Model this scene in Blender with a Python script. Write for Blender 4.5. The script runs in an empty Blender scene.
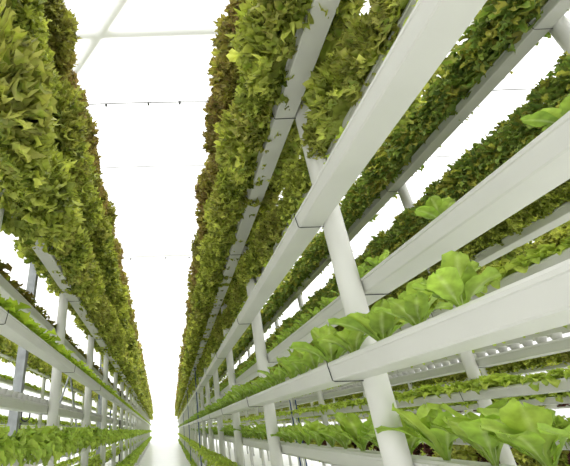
import bpy, math, random
import numpy as np
from mathutils import Matrix, Vector

# ------------------------------------------------------------------ camera
S = 1.45                                  # metres per survey unit
CZ = 0.86 * S                             # camera height above the floor
F_PX, W_PX, H_PX = 380.0, 570.0, 466.0
PX, PY = 156.0, 233.0
def _cam(x, y): return Vector((x - PX, -(y - PY), F_PX))
_d = _cam(165, 430).normalized()
_r = Vector((1, 0.026, 0)); _r = (_r - _r.dot(_d) * _d).normalized()
_u = _r.cross(_d)
if _u[1] < 0: _u = -_u
sc = bpy.context.scene
col = sc.collection
cd = bpy.data.cameras.new('camera'); cam = bpy.data.objects.new('camera', cd); col.objects.link(cam)
cd.sensor_fit = 'HORIZONTAL'; cd.sensor_width = 36.0
cd.lens = 36.0 * F_PX / W_PX
cd.shift_x = (W_PX / 2 - PX) / W_PX
cd.clip_start = 0.03; cd.clip_end = 300
right = Vector((_r[0], _d[0], _u[0])); up = Vector((_r[1], _d[1], _u[1])); fwd = Vector((_r[2], _d[2], _u[2]))
m = Matrix.Identity(4)
for i in range(3):
    m[i][0] = right[i]; m[i][1] = up[i]; m[i][2] = -fwd[i]
m[2][3] = CZ
cam.matrix_world = m
sc.camera = cam

# ------------------------------------------------------------------ light
wd = bpy.data.worlds.new('World'); sc.world = wd; wd.use_nodes = True
bg = wd.node_tree.nodes['Background']
bg.inputs[0].default_value = (1.0, 1.0, 0.985, 1)
bg.inputs[1].default_value = 1.0
_nt = wd.node_tree; _tc = _nt.nodes.new('ShaderNodeTexCoord'); _sp = _nt.nodes.new('ShaderNodeSeparateXYZ'); _rp = _nt.nodes.new('ShaderNodeMapRange')
_nt.links.new(_tc.outputs['Generated'], _sp.inputs[0]); _nt.links.new(_sp.outputs['Z'], _rp.inputs['Value'])
_rp.inputs['From Min'].default_value = 0.0; _rp.inputs['From Max'].default_value = 1.0; _rp.inputs['To Min'].default_value = 1.0; _rp.inputs['To Max'].default_value = 1.75
_nt.links.new(_rp.outputs['Result'], bg.inputs['Strength'])     # overcast sky: brighter overhead
sun = bpy.data.lights.new('sun', 'SUN'); sun.energy = 1.9; sun.angle = math.radians(25); sun.color = (1, 0.98, 0.93)
so = bpy.data.objects.new('sun', sun); col.objects.link(so)
so.rotation_euler = (math.radians(-22), math.radians(24), 0)
sc.view_settings.view_transform = 'Standard'
sc.view_settings.look = 'None'
sc.view_settings.exposure = 0.14
sc.view_settings.gamma = 1.0
sc.view_settings.use_curve_mapping = False

rng = np.random.default_rng(7)
random.seed(7)

# ------------------------------------------------------------------ helpers
def tag(o, label=None, cat=None, group=None, kind=None):
    if label: o['label'] = label
    if cat: o['category'] = cat
    if group: o['group'] = group
    if kind: o['kind'] = kind
    return o

def srgb(r, g, b):
    f = lambda c: (c / 255 / 12.92) if c / 255 <= 0.04045 else ((c / 255 + 0.055) / 1.055) ** 2.4
    return (f(r), f(g), f(b))

def mat(name, color, rough=0.5, metal=0.0, noise=0.0, nscale=8.0, spec=0.5, dark=None):
    mt = bpy.data.materials.new(name); mt.use_nodes = True
    nt = mt.node_tree; b = nt.nodes['Principled BSDF']
    b.inputs['Base Color'].default_value = (*color, 1)
    b.inputs['Roughness'].default_value = rough
    b.inputs['Metallic'].default_value = metal
    b.inputs['Specular IOR Level'].default_value = spec
    if noise:
        tc = nt.nodes.new('ShaderNodeTexCoord'); n = nt.nodes.new('ShaderNodeTexNoise')
        n.inputs['Scale'].default_value = nscale; n.inputs['Detail'].default_value = 6
        r = nt.nodes.new('ShaderNodeValToRGB')
        r.color_ramp.elements[0].position = 0.35; r.color_ramp.elements[1].position = 0.65
        dk = dark or tuple(c * (1 - noise) for c in color)
        r.color_ramp.elements[0].color = (*dk, 1); r.color_ramp.elements[1].color = (*color, 1)
        nt.links.new(tc.outputs['Object'], n.inputs['Vector']); nt.links.new(n.outputs['Fac'], r.inputs['Fac'])
        nt.links.new(r.outputs['Color'], b.inputs['Base Color'])
    return mt

M = {}
M['gutter'] = mat('white_gutter_plastic', srgb(212, 212, 206), 0.35, noise=0.07, nscale=3.0)
M['post'] = mat('white_post_paint', srgb(224, 224, 218), 0.4, noise=0.05, nscale=4.0)
M['wire'] = mat('dark_wire', srgb(48, 50, 48), 0.5)
M['galv'] = mat('galvanised_steel', srgb(168, 172, 174), 0.5, metal=0.35, noise=0.25, nscale=14.0)
M['blue'] = mat('blue_pipe', srgb(24, 62, 120), 0.4)
M['black'] = mat('black_rubber', srgb(26, 28, 34), 0.45)
M['clamp'] = mat('grey_clamp', srgb(120, 124, 124), 0.4, metal=0.6)
M['floor'] = mat('white_floor', srgb(240, 241, 237), 0.3, noise=0.06, nscale=1.2)
M['bar'] = mat('white_bar', srgb(240, 239, 230), 0.5)
M['cord'] = mat('thin_wire', srgb(70, 70, 70), 0.5)
M['redtag'] = mat('red_tag', srgb(190, 40, 60), 0.5)
M['rust'] = mat('brown_strap', srgb(150, 96, 64), 0.6, noise=0.3, nscale=30)

def film(name):
    mt = bpy.data.materials.new(name); mt.use_nodes = True; nt = mt.node_tree
    for n in list(nt.nodes):
        if n.type != 'OUTPUT_MATERIAL': nt.nodes.remove(n)
    out = [n for n in nt.nodes if n.type == 'OUTPUT_MATERIAL'][0]
    t = nt.nodes.new('ShaderNodeBsdfTransparent'); tl = nt.nodes.new('ShaderNodeBsdfTranslucent')
    t.inputs[0].default_value = (1, 1, 1, 1)
    tl.inputs[0].default_value = (0.96, 0.97, 0.96, 1)
    tc = nt.nodes.new('ShaderNodeTexCoord'); nz = nt.nodes.new('ShaderNodeTexNoise'); nz.inputs['Scale'].default_value = 0.6
    mr = nt.nodes.new('ShaderNodeMapRange'); mr.inputs['To Min'].default_value = 0.5; mr.inputs['To Max'].default_value = 0.65
    nt.links.new(tc.outputs['Object'], nz.inputs['Vector']); nt.links.new(nz.outputs['Fac'], mr.inputs['Value'])
    mx = nt.nodes.new('ShaderNodeMixShader')
    nt.links.new(mr.outputs['Result'], mx.inputs[0]); nt.links.new(t.outputs[0], mx.inputs[1]); nt.links.new(tl.outputs[0], mx.inputs[2])
    nt.links.new(mx.outputs[0], out.inputs[0])
    return mt
M['film'] = film('greenhouse_film')

def leafmat(name, trans=0.38, rough=0.45):
    mt = bpy.data.materials.new(name); mt.use_nodes = True; nt = mt.node_tree
    b = nt.nodes['Principled BSDF']; out = [n for n in nt.nodes if n.type == 'OUTPUT_MATERIAL'][0]
    at = nt.nodes.new('ShaderNodeAttribute'); at.attribute_name = 'Col'
    tc = nt.nodes.new('ShaderNodeTexCoord'); nz = nt.nodes.new('ShaderNodeTexNoise'); nz.inputs['Scale'].default_value = 22
    nz.inputs['Detail'].default_value = 3
    mr = nt.nodes.new('ShaderNodeMapRange'); mr.inputs['From Min'].default_value = 0.3; mr.inputs['From Max'].default_value = 0.7
    mr.inputs['To Min'].default_value = 0.72; mr.inputs['To Max'].default_value = 1.22
    nt.links.new(tc.outputs['Object'], nz.inputs['Vector']); nt.links.new(nz.outputs['Fac'], mr.inputs['Value'])
    mul = nt.nodes.new('ShaderNodeVectorMath'); mul.operation = 'SCALE'
    nt.links.new(at.outputs['Color'], mul.inputs[0]); nt.links.new(mr.outputs['Result'], mul.inputs['Scale'])
    nt.links.new(mul.outputs[0], b.inputs['Base Color'])
    b.inputs['Roughness'].default_value = rough; b.inputs['Specular IOR Level'].default_value = 0.25
    tl = nt.nodes.new('ShaderNodeBsdfTranslucent')
    tv = nt.nodes.new('ShaderNodeVectorMath'); tv.operation = 'MULTIPLY'; tv.inputs[1].default_value = (1.12, 1.12, 0.65)
    nt.links.new(mul.outputs[0], tv.inputs[0]); nt.links.new(tv.outputs[0], tl.inputs[0])
    mx = nt.nodes.new('ShaderNodeMixShader'); mx.inputs[0].default_value = trans
    nt.links.new(b.outputs[0], mx.inputs[1]); nt.links.new(tl.outputs[0], mx.inputs[2]); nt.links.new(mx.outputs[0], out.inputs[0])
    return mt
M['leaf'] = leafmat('leaf_green')

class MB:
    def __init__(s): s.v = []; s.f = []
    def box(s, c, h, R=None):
        n = len(s.v)
        for dx in (-1, 1):
            for dy in (-1, 1):
                for dz in (-1, 1):
                    p = Vector((dx * h[0], dy * h[1], dz * h[2]))
                    if R: p = R @ p
                    s.v.append((c[0] + p[0], c[1] + p[1], c[2] + p[2]))
        s.f += [(n, n+1, n+3, n+2), (n+4, n+6, n+7, n+5), (n, n+4, n+5, n+1), (n+2, n+3, n+7, n+6), (n, n+2, n+6, n+4), (n+1, n+5, n+7, n+3)]
    def tube(s, pts, r, k=8, caps=True):
        pts = [Vector(p) for p in pts]; n0 = len(s.v); prev = None
        for i, p in enumerate(pts):
            t = (pts[min(i + 1, len(pts) - 1)] - pts[max(i - 1, 0)]).normalized()
            a = prev if prev is not None else (Vector((0, 0, 1)) if abs(t.z) < 0.9 else Vector((1, 0, 0)))
            n = (a - a.dot(t) * t).normalized(); prev = n; b = t.cross(n)
            for j in range(k):
                th = 2 * math.pi * j / k
                s.v.append(tuple(p + r * (math.cos(th) * n + math.sin(th) * b)))
        for i in range(len(pts) - 1):
            for j in range(k):
                a = n0 + i * k + j; b2 = n0 + i * k + (j + 1) % k
                s.f.append((a, b2, b2 + k, a + k))
        if caps:
            s.f.append(tuple(n0 + j for j in reversed(range(k)))); e = n0 + (len(pts) - 1) * k
            s.f.append(tuple(e + j for j in range(k)))
    def lathe(s, prof, c=(0, 0, 0), k=20):
        n0 = len(s.v)
        for r, z in prof:
            for j in range(k):
                th = 2 * math.pi * j / k
                s.v.append((c[0] + r * math.cos(th), c[1] + r * math.sin(th), c[2] + z))
        for i in range(len(prof) - 1):
            for j in range(k):
                a = n0 + i * k + j; b = n0 + i * k + (j + 1) % k
                s.f.append((a, b, b + k, a + k))
        s.f.append(tuple(n0 + j for j in reversed(range(k)))); e = n0 + (len(prof) - 1) * k
        s.f.append(tuple(e + j for j in range(k)))
    def mesh(s, name, material, smooth=False):
        me = bpy.data.meshes.new(name); me.from_pydata(s.v, [], s.f); me.materials.append(material); me.update()
        if smooth:
            me.polygons.foreach_set('use_smooth', [len(p.vertices) <= 4 for p in me.polygons])
        return me
    def build(s, name, material, parent=None, smooth=False, loc=(0, 0, 0)):
        o = bpy.data.objects.new(name, s.mesh(name, material, smooth)); col.objects.link(o); o.location = loc
        if parent: o.parent = parent
        return o

def link(name, me, parent=None, loc=(0, 0, 0)):
    o = bpy.data.objects.new(name, me); col.objects.link(o); o.location = loc
    if parent: o.parent = parent
    return o

ORD = ['zeroth', 'first', 'second', 'third', 'fourth', 'fifth', 'sixth', 'seventh', 'eighth', 'ninth', 'tenth', 'eleventh', 'twelfth',
       'thirteenth', 'fourteenth', 'fifteenth', 'sixteenth', 'seventeenth', 'eighteenth', 'nineteenth', 'twentieth', 'twenty-first',
       'twenty-second', 'twenty-third', 'twenty-fourth', 'twenty-fifth', 'twenty-sixth', 'twenty-seventh', 'twenty-eighth',
       'twenty-ninth', 'thirtieth', 'thirty-first', 'thirty-second', 'thirty-third', 'thirty-fourth']

# ------------------------------------------------------------------ the setting
LEN = 34.0                        # survey units
fl = MB(); fl.box((0, 24, -0.05), (20, 30, 0.05)); tag(fl.build('floor', M['floor']), kind='structure')
ROOF = 2.75 * S + CZ
rf = MB(); rf.box((0, 24, ROOF), (20, 30, 0.002)); tag(rf.build('ceiling', M['film']), kind='structure')
ew = MB(); ew.box((0, 54, ROOF / 2), (20, 0.002, ROOF / 2)); tag(ew.build('wall_back', M['film']), kind='structure')
# pale roof bars outside the film
ZB = ROOF + 0.06
n = 0
for Y in (1.93, 6.2, 10.5, 14.8, 19.1, 27):
    n += 1; b = MB(); b.box((0, Y * S, ZB), (20, 0.04, 0.02)); tag(b.build('trim_%d' % n, M['bar']), kind='structure')
for (x0, y0, x1, y1) in ((0.02, 1.38, -0.88, 2.52),):
    n += 1; b = MB(); b.tube([(x0 * S, y0 * S, ZB), (x1 * S, y1 * S, ZB)], 0.05, 8); tag(b.build('trim_%d' % n, M['bar']), kind='structure')

# support wires across the aisle, with little clamps
wz = 2.6 * S + CZ
for i, (Y, kn) in enumerate(((2.49, (-.44, -.06, .22, .50)), (3.42, ()), (5.95, (-.5, .1, .5)), (8.6, ()), (13.2, (-.4, .35)), (20, ()), (28, ()))):
    b = MB()
    pts = [(x, Y * S + 0.02 * math.sin(x), wz + 0.02 * math.cos(x * 1.3)) for x in np.linspace(-8, 14, 45)]
    b.tube(pts, 0.0062, 6)
    if kn and i == 0:
        b.tube([(0.3, Y * S, wz + 0.03), (1.2, Y * S, wz + 0.045)], 0.003, 6)
    for xe in (-7.9, 13.9): b.tube([(xe, Y * S, wz), (xe, Y * S, ROOF)], .004, 6)
    wname = tag(b.build('support_wire', M['cord']),
        ['thin wire across the aisle overhead, nearest, with dark clamps', 'thin bare wire overhead, second from the camera', 'thin wire overhead, third from the camera, with small clamps',
         'faint wire overhead, fourth from the camera', 'faint wire overhead near the far ends of the racks, with clamps', 'faint wire low over the far aisle, sixth from the camera', 'faintest farthest wire over the aisle end'][i], 'wire', 'support wires over the aisle')
    for x in kn:
        c = MB(); X = x * S
        c.box((X, Y * S, wz), (0.013, 0.01, 0.016)); c.tube([(X, Y * S, wz + .03), (X, Y * S, wz - .035)], 0.006, 6)
        c.build('wire_clamp', M['wire'], wname)

# ------------------------------------------------------------------ racks
T = 0.428
class Rack: pass
def rack(key, name, x0, k, y1, step, side, front, back, ymin=0.25, yend=LEN):
    r = Rack(); r.key = key; r.name = name; r.x0 = x0; r.k = k; r.y1 = y1; r.step = step; r.side = side
    r.front = front; r.back = back; r.ymin = ymin; r.yend = yend
    return r
# tier: (height, plant kind, height scale, extra)
racks = [
 rack('R1', 'rack right of the aisle', .499, .018, 1.0, 1.16, 1,
      [(1.382, 'curly_red', 1.0), (.954, 'curly', 1.03), (.525, 'light', .5), (.098, 'romaine', .62), (-.33, 'light', 1.0), (-.74, 'bushy', .8)],
      [(1.17, 'curly', 1.0), (.742, 'curly', .92), (.314, 'romaine', .38), (-.113, 'romaine', .66), (-.54, 'light', 1.0)]),
 rack('L1', 'rack left of the aisle', -.586, -.018, 1.21, 1.15, -1,
      [(1.60, 'curly_red', .95), (1.17, 'curly', 1.12), (.75, 'curly', 1.06), (.316, 'seedling', 1.75), (-.113, 'bushy', 1.0), (-.54, 'bushy', 1.1)],
      [(1.38, 'curly', .9), (.954, 'curly', .55), (.53, 'seedling_red', 1.7), (.098, 'empty', 1.0), (-.33, 'light', 1.0), (-.74, 'light', 1.0)]),
 rack('R2', 'second rack on the right', 1.60, .018, 1.0, 1.16, 1,
      [(1.382, 'oakleaf', 1.16), (.954, 'oakleaf', .95), (.525, 'light', 1.0), (.098, 'light', .95), (-.33, 'light', 1.0)],
      [(1.17, 'oakleaf', .62), (.742, 'curly', .85), (.258, 'empty', 1), (-.113, 'bushy', .9)], .3, 30),
 rack('L2', 'second rack on the left', -1.70, -.018, 1.5, 1.15, -1,
      [(.742, 'curly', .9), (.314, 'light', 1.2), (-.113, 'bushy', 1.1), (-.54, 'light', 1.0)],
      [(.525, 'light', .9), (.098, 'light', 1.0), (-.33, 'light', 1.0)], .8, 28),
 rack('R3', 'third rack on the right', 2.75, .018, 1.25, 1.16, 1,
      [(.954, 'curly', .9), (.525, 'light', 1.1), (.098, 'light', 1.1), (-.33, 'mixed', 1.2)],
      [(.742, 'curly', .8), (.33, 'curly', .62), (-.113, 'light', .9)], 1.0, 26),
 rack('R4', 'fourth rack on the right', 3.9, .018, 1.0, 1.16, 1,
      [(.954, 'oakleaf', 1.0), (.525, 'light', 1.1), (.098, 'mixed', 1.0)],
      [(.314, 'light', 1.1), (-.113, 'light', 1.0)], 1.5, 24),
 rack('L3', 'third rack on the left', -2.9, -.018, 1.4, 1.15, -1,
      [(.098, 'light', 1.0), (-.33, 'light', 1.0)], [(-.113, 'mixed', 1.1)], 2.0, 24),
]
def visible(X, Y, Z, mg=60):
    X, Y, Z = float(X), float(Y), float(Z); c = X * _r + Y * _d + Z * _u
    if c[2] <= 0.05: return None
    x = PX + F_PX * c[0] / c[2]; y = PY - F_PX * c[1] / c[2]
    if x < -mg or x > W_PX + mg or y < -mg or y > H_PX + mg: return None
    return c[2]

POST_R = 0.0295 * S
GOFF = 0.0665          # gutter centre from the post centre
# gutter cross-section, metres: flat bottom, slightly flared sides, rolled lip and inset lid
hb, ht, gh = 0.0345 * S, 0.0385 * S, 0.037 * S
PROF = [(-hb + .004, 0), (hb - .004, 0), (hb, .004), (ht, gh - .010), (ht + .003, gh - .008), (ht + .003, gh), (ht - .004, gh + .002),
        (ht - .010, gh + .010), (-ht + .010, gh + .010), (-ht + .004, gh + .002), (-ht - .003, gh), (-ht - .003, gh - .008), (-ht, gh - .010), (-hb, .004)]
def gutter_mesh(L):
    b = MB(); n = len(PROF)
    for y in (0, L):
        for (x, z) in PROF: b.v.append((x, y, z))
    for j in range(n): b.f.append((j, (j + 1) % n, n + (j + 1) % n, n + j))
    b.f = [tuple(reversed(f)) for f in b.f]
    b.f.append(tuple(range(n))); b.f.append(tuple(reversed(range(n, 2 * n))))
    return b
post_cache = {}
def post_mesh(h):
    k = round(h, 2)
    if k not in post_cache:
        b = MB(); b.lathe([(POST_R, 0), (POST_R, h - .006), (POST_R - .006, h)], k=24)
        post_cache[k] = b.mesh('post', M['post'], True)
    return post_cache[k]
base_me = MB(); base_me.lathe([(POST_R + .03, 0), (POST_R + .03, .008), (POST_R + .004, .012), (POST_R + .004, .05), (POST_R, .052)], k=24)
base_me = base_me.mesh('base_flange', M['clamp'], True)
def strap_mesh(sgn):
    b = MB(); r = .0019; o = .0035
    outer = -sgn      # side facing away from the post
    pts = [(outer * (ht + o), 0, gh + .012), (outer * (ht + o), 0, gh - .006), (outer * (hb + o), 0, 0), (outer * (hb - .004), 0, -o), (-outer * (hb + .006), 0, -o), (-outer * (hb + .012), 0, .006)]
    b.tube(pts, r, 6); return b.mesh('strap', M['wire'])
STRAP = {1: strap_mesh(1), -1: strap_mesh(-1)}
cup = MB(); cup.lathe([(.022, 0), (.030, .034), (.034, .038), (.034, .044), (.028, .044), (.020, .006)], k=14)
CUP = cup.mesh('planting_cup', M['gutter'], True)

PLANTS = []           # (kind, scale, X, Y, Z, rack, tiername, postidx, ordinal)
SPACING = {'curly': .145, 'curly_red': .145, 'oakleaf': .125, 'romaine': .135, 'light': .10, 'bushy': .085, 'seedling': .05, 'seedling_red': .075, 'mixed': .14}
def tier_name(r, fr, i, tot):
    nm = ['top', 'second', 'third', 'fourth', 'fifth', 'lowest'][i] if i < 6 else 'lowest'
    return nm + (' aisle-side' if fr else ' rear')
for r in racks:
    top = max([t[0] for t in r.front + r.back]) + .10
    if r.key in ('R1', 'L1', 'R2'): top = max(t[0] for t in r.front) + .06
    yaw = -math.atan(r.k)
    i = 0
    st = []
    while r.y1 + i * r.step < r.yend:
        st.append(r.y1 + i * r.step); i += 1
    first_vis = None; pn = 0
    r.st = st
    for i, Y in enumerate(st):
        X = r.x0 + r.k * Y
        if not any(visible(X, Y, z, 90) for z in np.linspace(-.8, top, 14)): continue
        pn += 1
        o = link('rack_post', post_mesh(top * S + CZ), None, (X * S, Y * S, 0))
        tag(o, 'white round post, %s from the camera in the %s' % (ORD[i + 1], r.name), 'post', 'white posts of the ' + r.name)
    for fr, tiers in ((True, r.front), (False, r.back)):
        tiers = sorted(tiers, key=lambda t: -t[0])
        for i, (z, kind, scl) in enumerate(tiers):
            off = -r.side * GOFF * (1 if fr else -1)
            cx0 = r.x0 + off
            L = (r.yend - r.ymin) * S
            gx, gy = (cx0 + r.k * r.ymin) * S, r.ymin * S
            b = gutter_mesh(L)
            o = b.build('growing_gutter', M['gutter'], None, False, (gx, gy, z * S + CZ)); o.rotation_euler = (0, 0, yaw)
            tn = tier_name(r, fr, i, len(tiers))
            look = {'curly': 'crowded with curly lettuce', 'curly_red': 'crowded with red-edged lettuce', 'light': 'with pale green lettuce', 'romaine': 'with upright broad leaves', 'bushy': 'with dense bushy greens',
                    'seedling': 'with tiny yellow-green seedlings', 'seedling_red': 'with sparse brownish seedlings', 'empty': 'with empty cups', 'oakleaf': 'with dark lobed lettuce', 'mixed': 'with mixed lettuce'}[kind]
            tag(o, 'long white %s gutter of the %s, %s' % (tn, r.name, look), 'gutter', 'growing gutters of the ' + r.name)
            sgn = -1 if (off > 0) == True else 1   # strap opens toward the post
            for Y in st:
                if Y > 9 or Y < r.ymin: continue
                if not visible(cx0 + r.k * Y, Y, z, 20): continue
                s = link('strap', STRAP[1 if off < 0 else -1], o, (0, (Y - r.ymin) * S, 0))
            if kind == 'empty':
                nc = 0; y = .12; far = MB()
                while y < (r.yend - r.ymin):
                    Y = y + r.ymin
                    if visible(cx0 + r.k * Y, Y, z, 10):
                        if nc < 60: link('planting_cup', CUP, o, (0, y * S, gh + .008)); nc += 1
                        elif Y < 20: far.lathe([(.022, 0), (.034, .038), (.034, .044), (.02, .044)], (0, y * S, gh + .008), 6)
                    y += .075
                if far.v: tag(far.build('planting_cup', M['gutter'], o), kind='stuff')
                continue
            sp = SPACING[kind]
            nb = max(1, round(r.step / sp))
            sp = r.step / nb
            y0 = st[0] - 2 * r.step
            j = 0
            while True:
                Y = y0 + (j + .5) * sp; bay = j // nb; inb = j % nb; j += 1
                if Y > r.yend - .05: break
                if Y < r.ymin + .05: continue
                X = cx0 + r.k * Y
                dep = visible(X, Y, z + .08, 70 if Y < 6 else 12)
                if dep is None: continue
                if r.key == 'R1' and fr and kind == 'romaine' and Y < .53: continue
                if r.key == 'R1' and kind == 'romaine' and not fr and z > 0 and Y < 1.0 and j % 2: continue
                PLANTS.append((kind, scl, X, Y, z, r, tn, bay - 1, inb + 1, dep))

# ------------------------------------------------------------------ leaves
def leaf(nu, nv, length, width, curl, ruff, freq, az, el, shape, base_r, seed, col_in, col_edge, rib=0.0, twist=0.0, redness=0.3, frill=0.0):
    """grid leaf: t along the midrib, s across. returns verts, faces, colours."""
    g = np.random.default_rng(seed)
    t = np.linspace(0, 1, nu)[:, None] * np.ones((1, nv)); s = np.ones((nu, 1)) * np.linspace(-1, 1, nv)[None, :]
    if shape == 'fan': w = width * (0.12 + 0.88 * np.sin(np.clip(t, 0, 1) ** 1.1 * math.pi * 0.64) ** 0.9)
    elif shape == 'spoon': w = width * np.where(t < .32, .14 + .25 * t, .13 + .87 * np.sin(np.clip((t - .27) / .73, 0, 1) * math.pi) ** .5)
    elif shape == 'lobed': w = width * (0.15 + 0.85 * np.sin(t ** .85 * math.pi * 0.88)) * (0.72 + 0.28 * np.cos(t * math.pi * 2 * 4.0))
    else: w = width * (0.2 + .8 * np.sin(t * math.pi * .9))
    w = np.maximum(w, width * 0.07)
    # midrib arc
    th = el - curl * t ** 1.35
    dt = length / (nu - 1)
    rr = np.concatenate([[0], np.cumsum(np.cos((th[1:, 0] + th[:-1, 0]) / 2) * dt)])
    zz = np.concatenate([[0], np.cumsum(np.sin((th[1:, 0] + th[:-1, 0]) / 2) * dt)])
    rad = base_r + rr[:, None] + 0 * s; z = zz[:, None] + 0 * s
    tipd = np.where(t > .55, (np.abs(s) ** 2) * (t - .55) * length * .85, 0)
    if shape == 'spoon': tipd = tipd * 0
    edge = np.maximum(np.abs(s) ** 1.6, np.clip((t - .72) / .28, 0, 1) ** 1.5)
    ph = g.uniform(0, 6.28, 4)
    o = ruff * edge * (np.sin(freq * t * 2 * math.pi + ph[0] + 1.5 * np.sign(s)) + .6 * np.sin(freq * 1.9 * t * 6.28 + ph[1] + s * 3) + .9 * np.sin(s * freq * 3.4 + ph[2]) * t)
    o += g.normal(0, ruff * .25, o.shape) * edge
    cup_ = .22 * width * (s ** 2)
    n_r, n_z = -np.sin(th), np.cos(th)
    rad = rad + (o + cup_) * n_r - tipd * np.cos(th); z = z + (o + cup_) * n_z - tipd * np.sin(th)
    y = s * w * (1 + .12 * edge * np.sin(freq * 7 * t + ph[3])) + g.normal(0, ruff * .28, o.shape) * edge
    rad = rad + g.normal(0, ruff * .35, o.shape) * edge
    if frill > 0:
        ring = np.zeros_like(s); ring[:, 0] = ring[:, -1] = 1; ring[-1, :] = 1; ring[:2, :] = 0
        alt = np.where((np.arange(nu)[:, None] + np.arange(nv)[None, :]) % 2 == 0, 1, -1)
        inner = np.maximum(edge, 0) ** .7
        z = z + frill * alt * inner * (.55 + .6 * g.uniform(size=s.shape)) * .55
        y = y + frill * ring * np.sign(s) * alt * .45 + g.normal(0, frill * .2, s.shape) * ring
        rad = rad + frill * alt * ring * .45 + frill * .35 * inner * g.normal(size=s.shape)
    tw = twist * t
    ca, sa = math.cos(az), math.sin(az)
    y2 = y * np.cos(tw); z = z + y * np.sin(tw) * .8
    x3 = rad * ca - y2 * sa; y3 = rad * sa + y2 * ca
    V = np.stack([x3, y3, z], -1).reshape(-1, 3)
    idx = np.arange(nu * nv).reshape(nu, nv)
    Fq = np.stack([idx[:-1, :-1], idx[:-1, 1:], idx[1:, 1:], idx[1:, :-1]], -1).reshape(-1, 4)
    e = (edge * redness + .12 * g.normal(size=edge.shape) * redness).clip(0, 1)[..., None]
    ci = np.array(col_in)[None, None]; ce = np.array(col_edge)[None, None]
    C = ci * (1 - e) + ce * e
    C = C * (1 + g.normal(0, .10))
    if rib > 0:
        rb = (np.exp(-(s / .11) ** 2) * rib * (1 - .75 * t))[..., None]
        C = C * (1 - rb) + np.array(srgb(214, 226, 170))[None, None] * rb
    else:
        rb = (np.exp(-(t / .22) ** 2) * .35)[..., None]
        C = C * (1 - rb) + np.array(srgb(190, 205, 120))[None, None] * rb
    return V, Fq, C.reshape(-1, 3).clip(0, 1)

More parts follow.
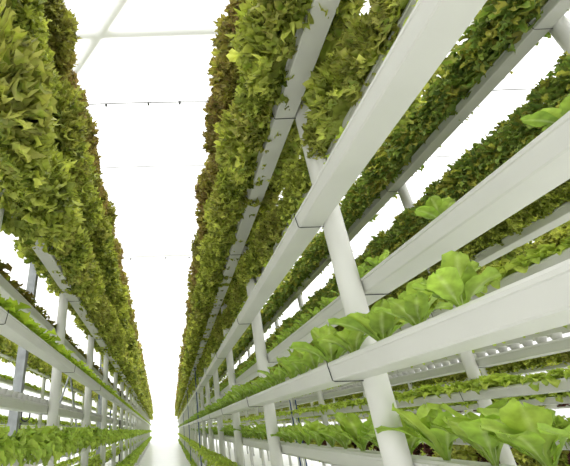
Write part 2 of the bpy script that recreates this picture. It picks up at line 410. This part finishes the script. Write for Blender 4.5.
SPEC = {}
def plant_arrays(kind, seed, lod):
    g = np.random.default_rng(seed * 131 + 17 + lod)
    Vs, Fs, Cs = [], [], []; n = 0
    def add(V, F, C):
        nonlocal n
        Vs.append(V); Fs.append(F + n); Cs.append(C); n += len(V)
    q = {0: 1.0, 1: .6, 2: .3}[lod]
    def grid(a, b):
        return {0: (a, b), 1: (max(4, a * 2 // 3), max(3, b * 2 // 3)), 2: (3, 3)}[lod]
    def mixc(a, b, f): return tuple(np.array(srgb(*a)) * (1 - f) + np.array(srgb(*b)) * f)
    if kind in ('curly', 'curly_red', 'mixred'):
        N = int(26 * (1 if lod == 0 else .9 if lod == 1 else .7))
        for i in range(N):
            f = i / N                                     # 0 inner, 1 outer
            az = i * 2.39996 + g.uniform(-.35, .35)
            el = math.radians(88 - 70 * f ** .85 + g.uniform(-12, 12))
            ln = (.10 + .045 * f ** .5) * g.uniform(.8, 1.15)
            nu, nv = (9, 9) if lod == 0 else (6, 5) if lod == 1 else (3, 3)
            base = mixc((220, 228, 112), (150, 170, 66), f * .8 + g.uniform(-.15, .25))
            redn = .3 if kind == 'curly' else .42
            ce = srgb(186, 166, 108) if kind == 'curly' else srgb(176, 142, 108)
            if kind == 'mixred': base = mixc((90, 50, 44), (70, 70, 40), g.uniform(0, .5)); ce = srgb(78, 34, 44)
            if kind == 'curly_red': base = mixc((204, 208, 100), (166, 166, 82), f)
            V, F, C = leaf(nu, nv, ln, .056 * g.uniform(.8, 1.2) * (1.5 if lod == 2 else 1), .7 + 1.6 * f + g.uniform(-.3, .4), .0125 if lod < 2 else .02, 3.4, az, el, 'fan', .012, int(g.integers(1e9)), base, ce, 0, g.uniform(-.5, .5), redn, (.011, .014, .02)[lod])
            V[:, 2] += .02 * (1 - f)
            V[:, 2] = np.where(V[:, 2] < -.015, -.015 + (V[:, 2] + .015) * .4, V[:, 2])
            add(V, F, C)
        # crinkled frills standing out all over the head
        tint = .3 + 1.1 * ((seed * 37 % 6) / 5); lum = .84 + .3 * ((seed * 23 % 7) / 6)
        N = {0: 560, 1: 190, 2: 44}[lod]; wk = {0: .76, 1: 1.25, 2: 2.1}[lod]
        for i in range(N):
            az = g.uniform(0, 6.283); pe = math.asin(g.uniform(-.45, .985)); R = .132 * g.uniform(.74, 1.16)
            br = R * math.cos(pe); bz = .035 + R * 1.15 * math.sin(pe)
            redn = .34 if kind == 'curly' else .52; ce = srgb(186, 164, 106) if kind == 'curly' else srgb(178, 136, 106)
            if kind == 'mixred': base = mixc((100, 56, 50), (84, 80, 46), g.uniform(0, .6)); ce = srgb(88, 40, 50)
            elif kind == 'curly_red': base = mixc((200, 206, 100), (150, 150, 76), g.uniform() ** .8)
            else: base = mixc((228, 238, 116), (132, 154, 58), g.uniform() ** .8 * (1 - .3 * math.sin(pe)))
            nu, nv = {0: (5, 8), 1: (4, 5), 2: (3, 3)}[lod]
            V, F, C = leaf(nu, nv, .058 * wk ** .6 * g.uniform(.75, 1.3), .027 * wk * g.uniform(.8, 1.35), g.uniform(.3, 2.2), .010, 2.6, az, pe + g.uniform(-.1, .75), 'fan', br, int(g.integers(1e9)), base, ce, 0, g.uniform(-1.4, 1.4), redn * tint, .007)
            C = (C * lum).clip(0, 1)
            V[:, 2] += bz
            V[:, 2] = np.where(V[:, 2] < -.05, -.05 + (V[:, 2] + .05) * .4, V[:, 2])
            add(V, F, C)
    elif kind == 'oakleaf':
        N = {0: 230, 1: 110, 2: 34}[lod]; wk = {0: .85, 1: 1.2, 2: 2.0}[lod]
        for i in range(N):
            az = g.uniform(0, 6.283); pe = math.asin(g.uniform(-.32, .985)); R = .105 * g.uniform(.7, 1.15)
            base = mixc((142, 172, 82), (94, 128, 62), g.uniform())
            if g.uniform() < .26: base = mixc((190, 196, 90), (160, 160, 76), g.uniform())
            nu, nv = {0: (8, 5), 1: (5, 4), 2: (3, 3)}[lod]
            V, F, C = leaf(nu, nv, .07 * wk ** .6 * g.uniform(.75, 1.3), .028 * wk * g.uniform(.8, 1.3), g.uniform(.3, 1.8), .005, 2.0, az, pe + g.uniform(-.2, .7), 'lobed', R * math.cos(pe), int(g.integers(1e9)), base, srgb(160, 150, 76), 0, g.uniform(-1.2, 1.2), .4, .003)
            V[:, 2] += .03 + R * 1.1 * math.sin(pe)
            add(V, F, C)
        N = int(16 * (1 if lod == 0 else .7 if lod == 1 else .4))
        for i in range(N):
            f = i / N; az = i * 2.39996 + g.uniform(-.4, .4)
            el = math.radians(86 - 68 * f ** .8 + g.uniform(-12, 12)); ln = (.10 + .05 * f ** .5) * g.uniform(.8, 1.2)
            nu, nv = grid(11, 5)
            base = mixc((132, 164, 76), (98, 134, 62), g.uniform(0, 1)); 
            if g.uniform() < .18: base = mixc((180, 184, 80), (150, 150, 70), g.uniform())
            V, F, C = leaf(nu, nv, ln, .052 * g.uniform(.85, 1.2) * (1.35 if lod == 2 else 1), .9 + 1.8 * f, .007, 2.0, az, el, 'lobed', .01, int(g.integers(1e9)), base, srgb(150, 136, 66), 0, g.uniform(-.6, .6), .4)
            V[:, 2] = np.where(V[:, 2] < -.01, -.01 + (V[:, 2] + .01) * .35, V[:, 2])
            add(V, F, C)
    elif kind == 'romaine':
        N = int(11 * (1 if lod == 0 else .9 if lod == 1 else .6))
        for i in range(N):
            f = i / N; az = i * 2.39996 + g.uniform(-.4, .4)
            el = math.radians(88 - 34 * f + g.uniform(-8, 8)); ln = (.15 + .09 * f ** .6) * g.uniform(.75, 1.15)
            nu, nv = grid(13, 9)
            base = mixc((180, 200, 92), (132, 164, 66), f * .6 + g.uniform(0, .4))
            V, F, C = leaf(nu, nv, ln, .050 * g.uniform(.85, 1.2), .35 + .75 * f + g.uniform(-.2, .3), .005, 2.2, az, el, 'spoon', .006, int(g.integers(1e9)), base, srgb(150, 186, 70), .75, g.uniform(-.5, .5), .3)
            add(V, F, C)
    elif kind == 'light':
        N = int(20 * (1 if lod == 0 else .7 if lod == 1 else .5))
        for i in range(N):
            f = i / N; az = i * 2.39996 + g.uniform(-.4, .4)
            el = math.radians(86 - 66 * f + g.uniform(-10, 10)); ln = (.07 + .05 * f ** .6) * g.uniform(.85, 1.2)
            nu, nv = grid(8, 7)
            base = mixc((200, 216, 104), (164, 190, 82), g.uniform(0, 1))
            V, F, C = leaf(nu, nv, ln, .034 * g.uniform(.85, 1.25) * (1.2 if lod == 2 else 1), .8 + 1.2 * f, .006, 2.6, az, el, 'fan', .005, int(g.integers(1e9)), base, srgb(180, 196, 80), 0, g.uniform(-.5, .5), .4)
            add(V, F, C)
    elif kind == 'bushy':
        N = int(46 * (1 if lod == 0 else .6 if lod == 1 else .35))
        for i in range(N):
            f = i / N; az = i * 2.39996 + g.uniform(-.4, .4)
            el = math.radians(86 - 62 * f + g.uniform(-12, 12)); ln = (.075 + .075 * g.uniform()) * g.uniform(.85, 1.2)
            nu, nv = grid(8, 6)
            base = mixc((182, 202, 94), (136, 166, 68), g.uniform(0, 1))
            V, F, C = leaf(nu, nv, ln, .021 * g.uniform(.85, 1.4) * (1.5 if lod == 2 else 1), .8 + 1.6 * f, .006, 2.6, az, el, 'fan', .006, int(g.integers(1e9)), base, srgb(176, 200, 90), 0, g.uniform(-.9, .9), .4, .004)
            add(V, F, C)
    else:  # seedlings
        N = 8 if lod == 0 else 6
        red = kind == 'seedling_red'
        for i in range(N):
            f = i / N; az = i * 2.39996 + g.uniform(-.4, .4)
            el = math.radians(80 - 50 * f + g.uniform(-8, 8)); ln = (.04 + .025 * f) * g.uniform(.8, 1.2)
            nu, nv = grid(6, 5)
            base = mixc((178, 206, 62), (150, 186, 50), g.uniform(0, 1)) if not red else mixc((120, 140, 50), (110, 100, 50), g.uniform(0, 1))
            V, F, C = leaf(nu, nv, ln, .020 * g.uniform(.85, 1.25) * (1.2 if lod else 1), .7 + 1.0 * f, .003, 2.0, az, el, 'fan', .003, int(g.integers(1e9)), base, srgb(200, 210, 80) if not red else srgb(130, 90, 50), 0, 0, .4)
            add(V, F, C)
    return np.concatenate(Vs), np.concatenate(Fs), np.concatenate(Cs)

def arrays_mesh(name, V, F, C):
    me = bpy.data.meshes.new(name)
    me.vertices.add(len(V)); me.vertices.foreach_set('co', V.astype(np.float32).ravel())
    me.loops.add(len(F) * 4); me.loops.foreach_set('vertex_index', F.astype(np.int32).ravel())
    me.polygons.add(len(F)); me.polygons.foreach_set('loop_start', np.arange(0, len(F) * 4, 4, dtype=np.int32))
    me.polygons.foreach_set('loop_total', np.full(len(F), 4, dtype=np.int32))
    me.polygons.foreach_set('use_smooth', np.ones(len(F), dtype=bool))
    me.update(calc_edges=True)
    a = me.color_attributes.new('Col', 'FLOAT_COLOR', 'POINT')
    a.data.foreach_set('color', np.concatenate([C, np.ones((len(C), 1))], 1).astype(np.float32).ravel())
    me.materials.append(M['leaf'])
    return me

NVAR = 6
cache = {}
def variant(kind, v, lod):
    k = (kind, v, lod)
    if k not in cache: cache[k] = plant_arrays(kind, v, lod)
    return cache[k]
mesh_cache = {}
def variant_mesh(kind, v, lod):
    k = (kind, v, lod)
    if k not in mesh_cache: mesh_cache[k] = arrays_mesh(kind, *variant(kind, v, lod))
    return mesh_cache[k]

FAM = {'curly': 'curly_lettuce', 'curly_red': 'curly_lettuce', 'mixred': 'curly_lettuce', 'oakleaf': 'oakleaf_lettuce', 'romaine': 'romaine_lettuce', 'light': 'young_lettuce', 'bushy': 'leafy_green',
       'seedling': 'lettuce_seedling', 'seedling_red': 'lettuce_seedling'}
LOOK = {'curly': 'curly green lettuce', 'curly_red': 'red-edged curly lettuce', 'mixred': 'dark red lettuce', 'oakleaf': 'dark lobed lettuce', 'romaine': 'broad-leaved upright lettuce', 'light': 'pale green lettuce',
        'bushy': 'bushy leafy green', 'seedling': 'tiny yellow-green seedling', 'seedling_red': 'sparse brownish seedling'}
SHORT = {'R1': 'right rack', 'L1': 'left rack', 'R2': 'second right rack', 'L2': 'second left rack', 'R3': 'third right rack', 'R4': 'fourth right rack', 'L3': 'third left rack'}
GRP = {'curly': 'curly lettuces in the gutters', 'oakleaf_lettuce': 'dark lobed lettuces in the gutters'}
fam = {}
for p in PLANTS:
    kind = p[0]
    if kind == 'mixed': kind = 'mixred' if rng.uniform() < .45 else ('light' if rng.uniform() < .5 else 'curly')
    size = {'seedling': .25, 'seedling_red': .25, 'light': .6, 'bushy': .6}.get(kind, 1)
    # deeper racks are mostly hidden by the nearer ones
    hid = {'R1': 1, 'L1': 1, 'R2': 1.1, 'L2': 1.5, 'R3': 1.7, 'R4': 2.2, 'L3': 2.5}[p[5].key]
    fam.setdefault(FAM[kind], []).append((p[9] * hid, kind) + p[1:])
total = 0
for fname, lst in fam.items():
    lst.sort(key=lambda a: a[0])
    MV, MF, MC = [], [], []; n = 0
    for idx, (key, kind, scl, X, Y, z, r, tn, bay, inb, dep) in enumerate(lst):
        v = int(rng.integers(NVAR)); rot = rng.uniform(0, 6.283); s = scl * rng.uniform(.78, 1.22)
        if kind == 'romaine' and Y < 1.3 and r.key == 'R1': s *= 1.05
        zo = z * S + CZ + gh + .006
        hang = r.key == 'L1' and 'aisle' in tn and kind == 'curly' and z < .8 and Y < 1.36
        if hang: s *= 1.3; zo -= .06
        jx = rng.normal(0, .006); jy = rng.normal(0, .012)
        if kind == 'mixred': s *= .6
        aisle = 'aisle' in tn; tilt = (-r.side if aisle else r.side) * (.30 if aisle else .16)
        if r.key == 'R1' and not aisle: tilt = 0
        if aisle and kind in ('curly', 'curly_red', 'oakleaf'): s *= 1.14; X = X - r.side * (.034 if kind == 'oakleaf' else .012)
        if kind not in ('curly', 'curly_red', 'oakleaf'): tilt = 0
        if idx < 290:
            lod = 0 if dep < 4.2 else 1
            o = link(fname, variant_mesh(kind, v, lod), None, (X * S + jx, Y * S + jy, zo)); o.rotation_euler = (rng.normal(0, .08), tilt + rng.normal(0, .06), rot); o.rotation_mode = 'ZXY'
            o.scale = (s, s, s)
            if bay >= 1: pos = '%s past the %s post' % (ORD[inb], ORD[bay])
            elif bay == 0: pos = '%s before the first post' % ORD[max(1, round(r.step / SPACING.get(kind, .14)) + 1 - inb)]
            else: pos = '%s nearest the camera' % ORD[inb]
            tag(o, '%s, %s, %s gutter, %s' % (LOOK[kind], pos, tn, SHORT[r.key]), 'lettuce' if kind != 'bushy' else 'leafy green', '%s rows in the gutters' % LOOK[kind])
            total += 1
        else:
            lod = 1 if dep < 7 else 2
            V, F, C = variant(kind, v, lod)
            c, sn = math.cos(rot), math.sin(rot)
            W = V * s
            x = W[:, 0] * c - W[:, 1] * sn; y = W[:, 0] * sn + W[:, 1] * c
            W = np.stack([x + X * S + jx, y + Y * S + jy, W[:, 2] + zo], 1)
            MV.append(W); MF.append(F + n); MC.append(C); n += len(W)
    if MV:
        o = link(fname, arrays_mesh(fname, np.concatenate(MV), np.concatenate(MF), np.concatenate(MC)))
        tag(o, {'curly_lettuce': 'curly green and red lettuces filling the far gutters', 'oakleaf_lettuce': 'dark lobed lettuces in the distant right gutters', 'romaine_lettuce': 'upright broad-leaved lettuces far along the right rack',
                'young_lettuce': 'pale green young lettuces in the distant gutters', 'leafy_green': 'bushy green plants far along the gutters', 'lettuce_seedling': 'yellow-green seedlings far along the left rack'}[fname],
            'lettuce', kind='stuff')
        print(fname, 'stuff verts', n, 'plants', len(lst))
print('individual plants', total)

# ------------------------------------------------------------------ steel columns behind the left rack
XG = -.80
for i, Y in enumerate((2.33, 5.85, 9.4, 12.9)):
    b = MB(); w_, d_, t_ = .038, .030, .004
    X = (XG - .018 * Y) * S; H = ROOF - .01
    # open C-section
    b.box((0, 0, H / 2), (w_, t_, H / 2)); b.box((-w_ + t_, d_, H / 2), (t_, d_, H / 2)); b.box((w_ - t_, d_, H / 2), (t_, d_, H / 2))
    e = bpy.data.objects.new('steel_column', None); col.objects.link(e); e.location = (X, Y * S, 0)
    tag(e, '%s grey galvanised steel column behind the left rack' % ['nearest', 'second', 'third', 'farthest'][i], 'column', 'steel columns behind the left rack')
    b.build('column', M['galv'], e)
    p = MB(); p.box((0, .03, .006), (.07, .07, .006)); p.build('base_plate', M['galv'], e)
    if i == 0:
        pass
# inverted V brace
for (dy, lab) in ((-.5, 'grey diagonal brace leaning towards the camera behind the left rack'), (.5, 'grey diagonal brace leaning away behind the left rack')):
    b = MB(); Yb = 3.72; X = (XG - .018 * Yb) * S
    b.tube([(X, (Yb + dy * .06) * S, .46 * S + CZ), (X, (Yb + dy) * S, .0 * S + CZ)], .013, 8)
    tag(b.build('diagonal_brace', M['galv']), lab, 'brace')

# ------------------------------------------------------------------ pipes and hoses
def pipe(X, Y, z0, z1, label, m='blue', r=.011):
    b = MB(); b.tube([(X * S, Y * S, z0 * S + CZ), (X * S, Y * S, z1 * S + CZ)], r, 10)
    tag(b.build('feed_pipe', M[m]), label, 'pipe', 'blue feed pipes on the racks')
xr = lambda Y, x0, k: x0 + k * Y
pipe(xr(6.55, .40, .018), 6.55, -.8, .9, 'dark blue upright feed pipe beside the right rack, nearest the aisle')
pipe(xr(10.4, .40, .018), 10.4, -.8, .9, 'dark blue upright feed pipe farther along the right rack')
pipe(xr(15.2, .40, .018), 15.2, -.8, .7, 'dark blue upright feed pipe farthest along the right rack')
pipe(xr(5.3, 1.50, .018), 5.3, -.7, .3, 'blue upright feed pipe on the second right rack, left of a pair')
pipe(xr(5.3, 1.57, .018), 5.3, -.7, .3, 'blue upright feed pipe on the second right rack, right of a pair')
pipe(xr(2.75, 1.72, .018), 2.75, -.1, .22, 'short blue pipe behind the second right rack')
pipe(xr(6.3, -.70, -.018), 6.3, -.1, .28, 'short blue upright pipe behind the left rack')
pipe(xr(5.0, -.70, -.018), 5.0, .35, .72, 'short blue upright pipe high behind the left rack')
def hose(X, Y, z, w_, h_, label):
    b = MB(); pts = [(X, Y, z + h_)]
    for a in np.linspace(0, math.pi, 9): pts.append((X + w_ / 2 - w_ / 2 * math.cos(a), Y, z - w_ / 2 * math.sin(a)))
    pts.append((X + w_, Y, z + h_ * .55))
    pts = [(p[0] * S, p[1] * S, p[2] * S + CZ) for p in pts]
    e = bpy.data.objects.new('drain_hose', None); col.objects.link(e); e.location = (X * S, Y * S, (z + h_) * S + CZ)
    tag(e, label, 'hose', 'black looped drain hoses')
    b.v = []; b.f = []; b.tube([(p[0] - X * S, p[1] - Y * S, p[2] - (z + h_) * S - CZ) for p in pts], .013, 10); b.build('hose', M['black'], e)
    c = MB(); c.lathe([(.019, -.012), (.019, .02)], (0, 0, 0), 12); c.build('hose_fitting', M['black'], e)
hose(-1.62 - .018 * 5, 5.0, .10 + .08, .10, .14, 'black looped hose above the other, on the second left rack')
hose(-1.62 - .018 * 5, 5.0, -.12 + .10, .10, .12, 'black looped hose below the other, on the second left rack')
hose(-.66 - .15, 6.9, .05, .08, .20, 'black looped hose behind the left rack, middle height')
hose(-.66 - .15, 6.9, -.40, .08, .20, 'black looped hose behind the left rack, near the floor')
hose(-.66 - .15, 6.9, .46, .08, .20, 'black looped hose behind the left rack, highest')
hose(-.66 - .28, 11.5, .05, .08, .20, 'black looped hose farther along behind the left rack')
hose(-.66 - .28, 11.5, .46, .08, .20, 'black looped hose farther along, high behind the left rack')
# brown strap on the left aisle gutter
b = MB(); Yc = 1.55; X = (-.586 - .018 * Yc + GOFF) * S
b.box((X + ht + .006, Yc * S, -.113 * S + CZ + gh / 2), (.002, .010, gh / 2 + .004)); tag(b.build('brown_clip', M['rust']), 'brown clip hooked over the near left gutter under bushy greens', 'clip')
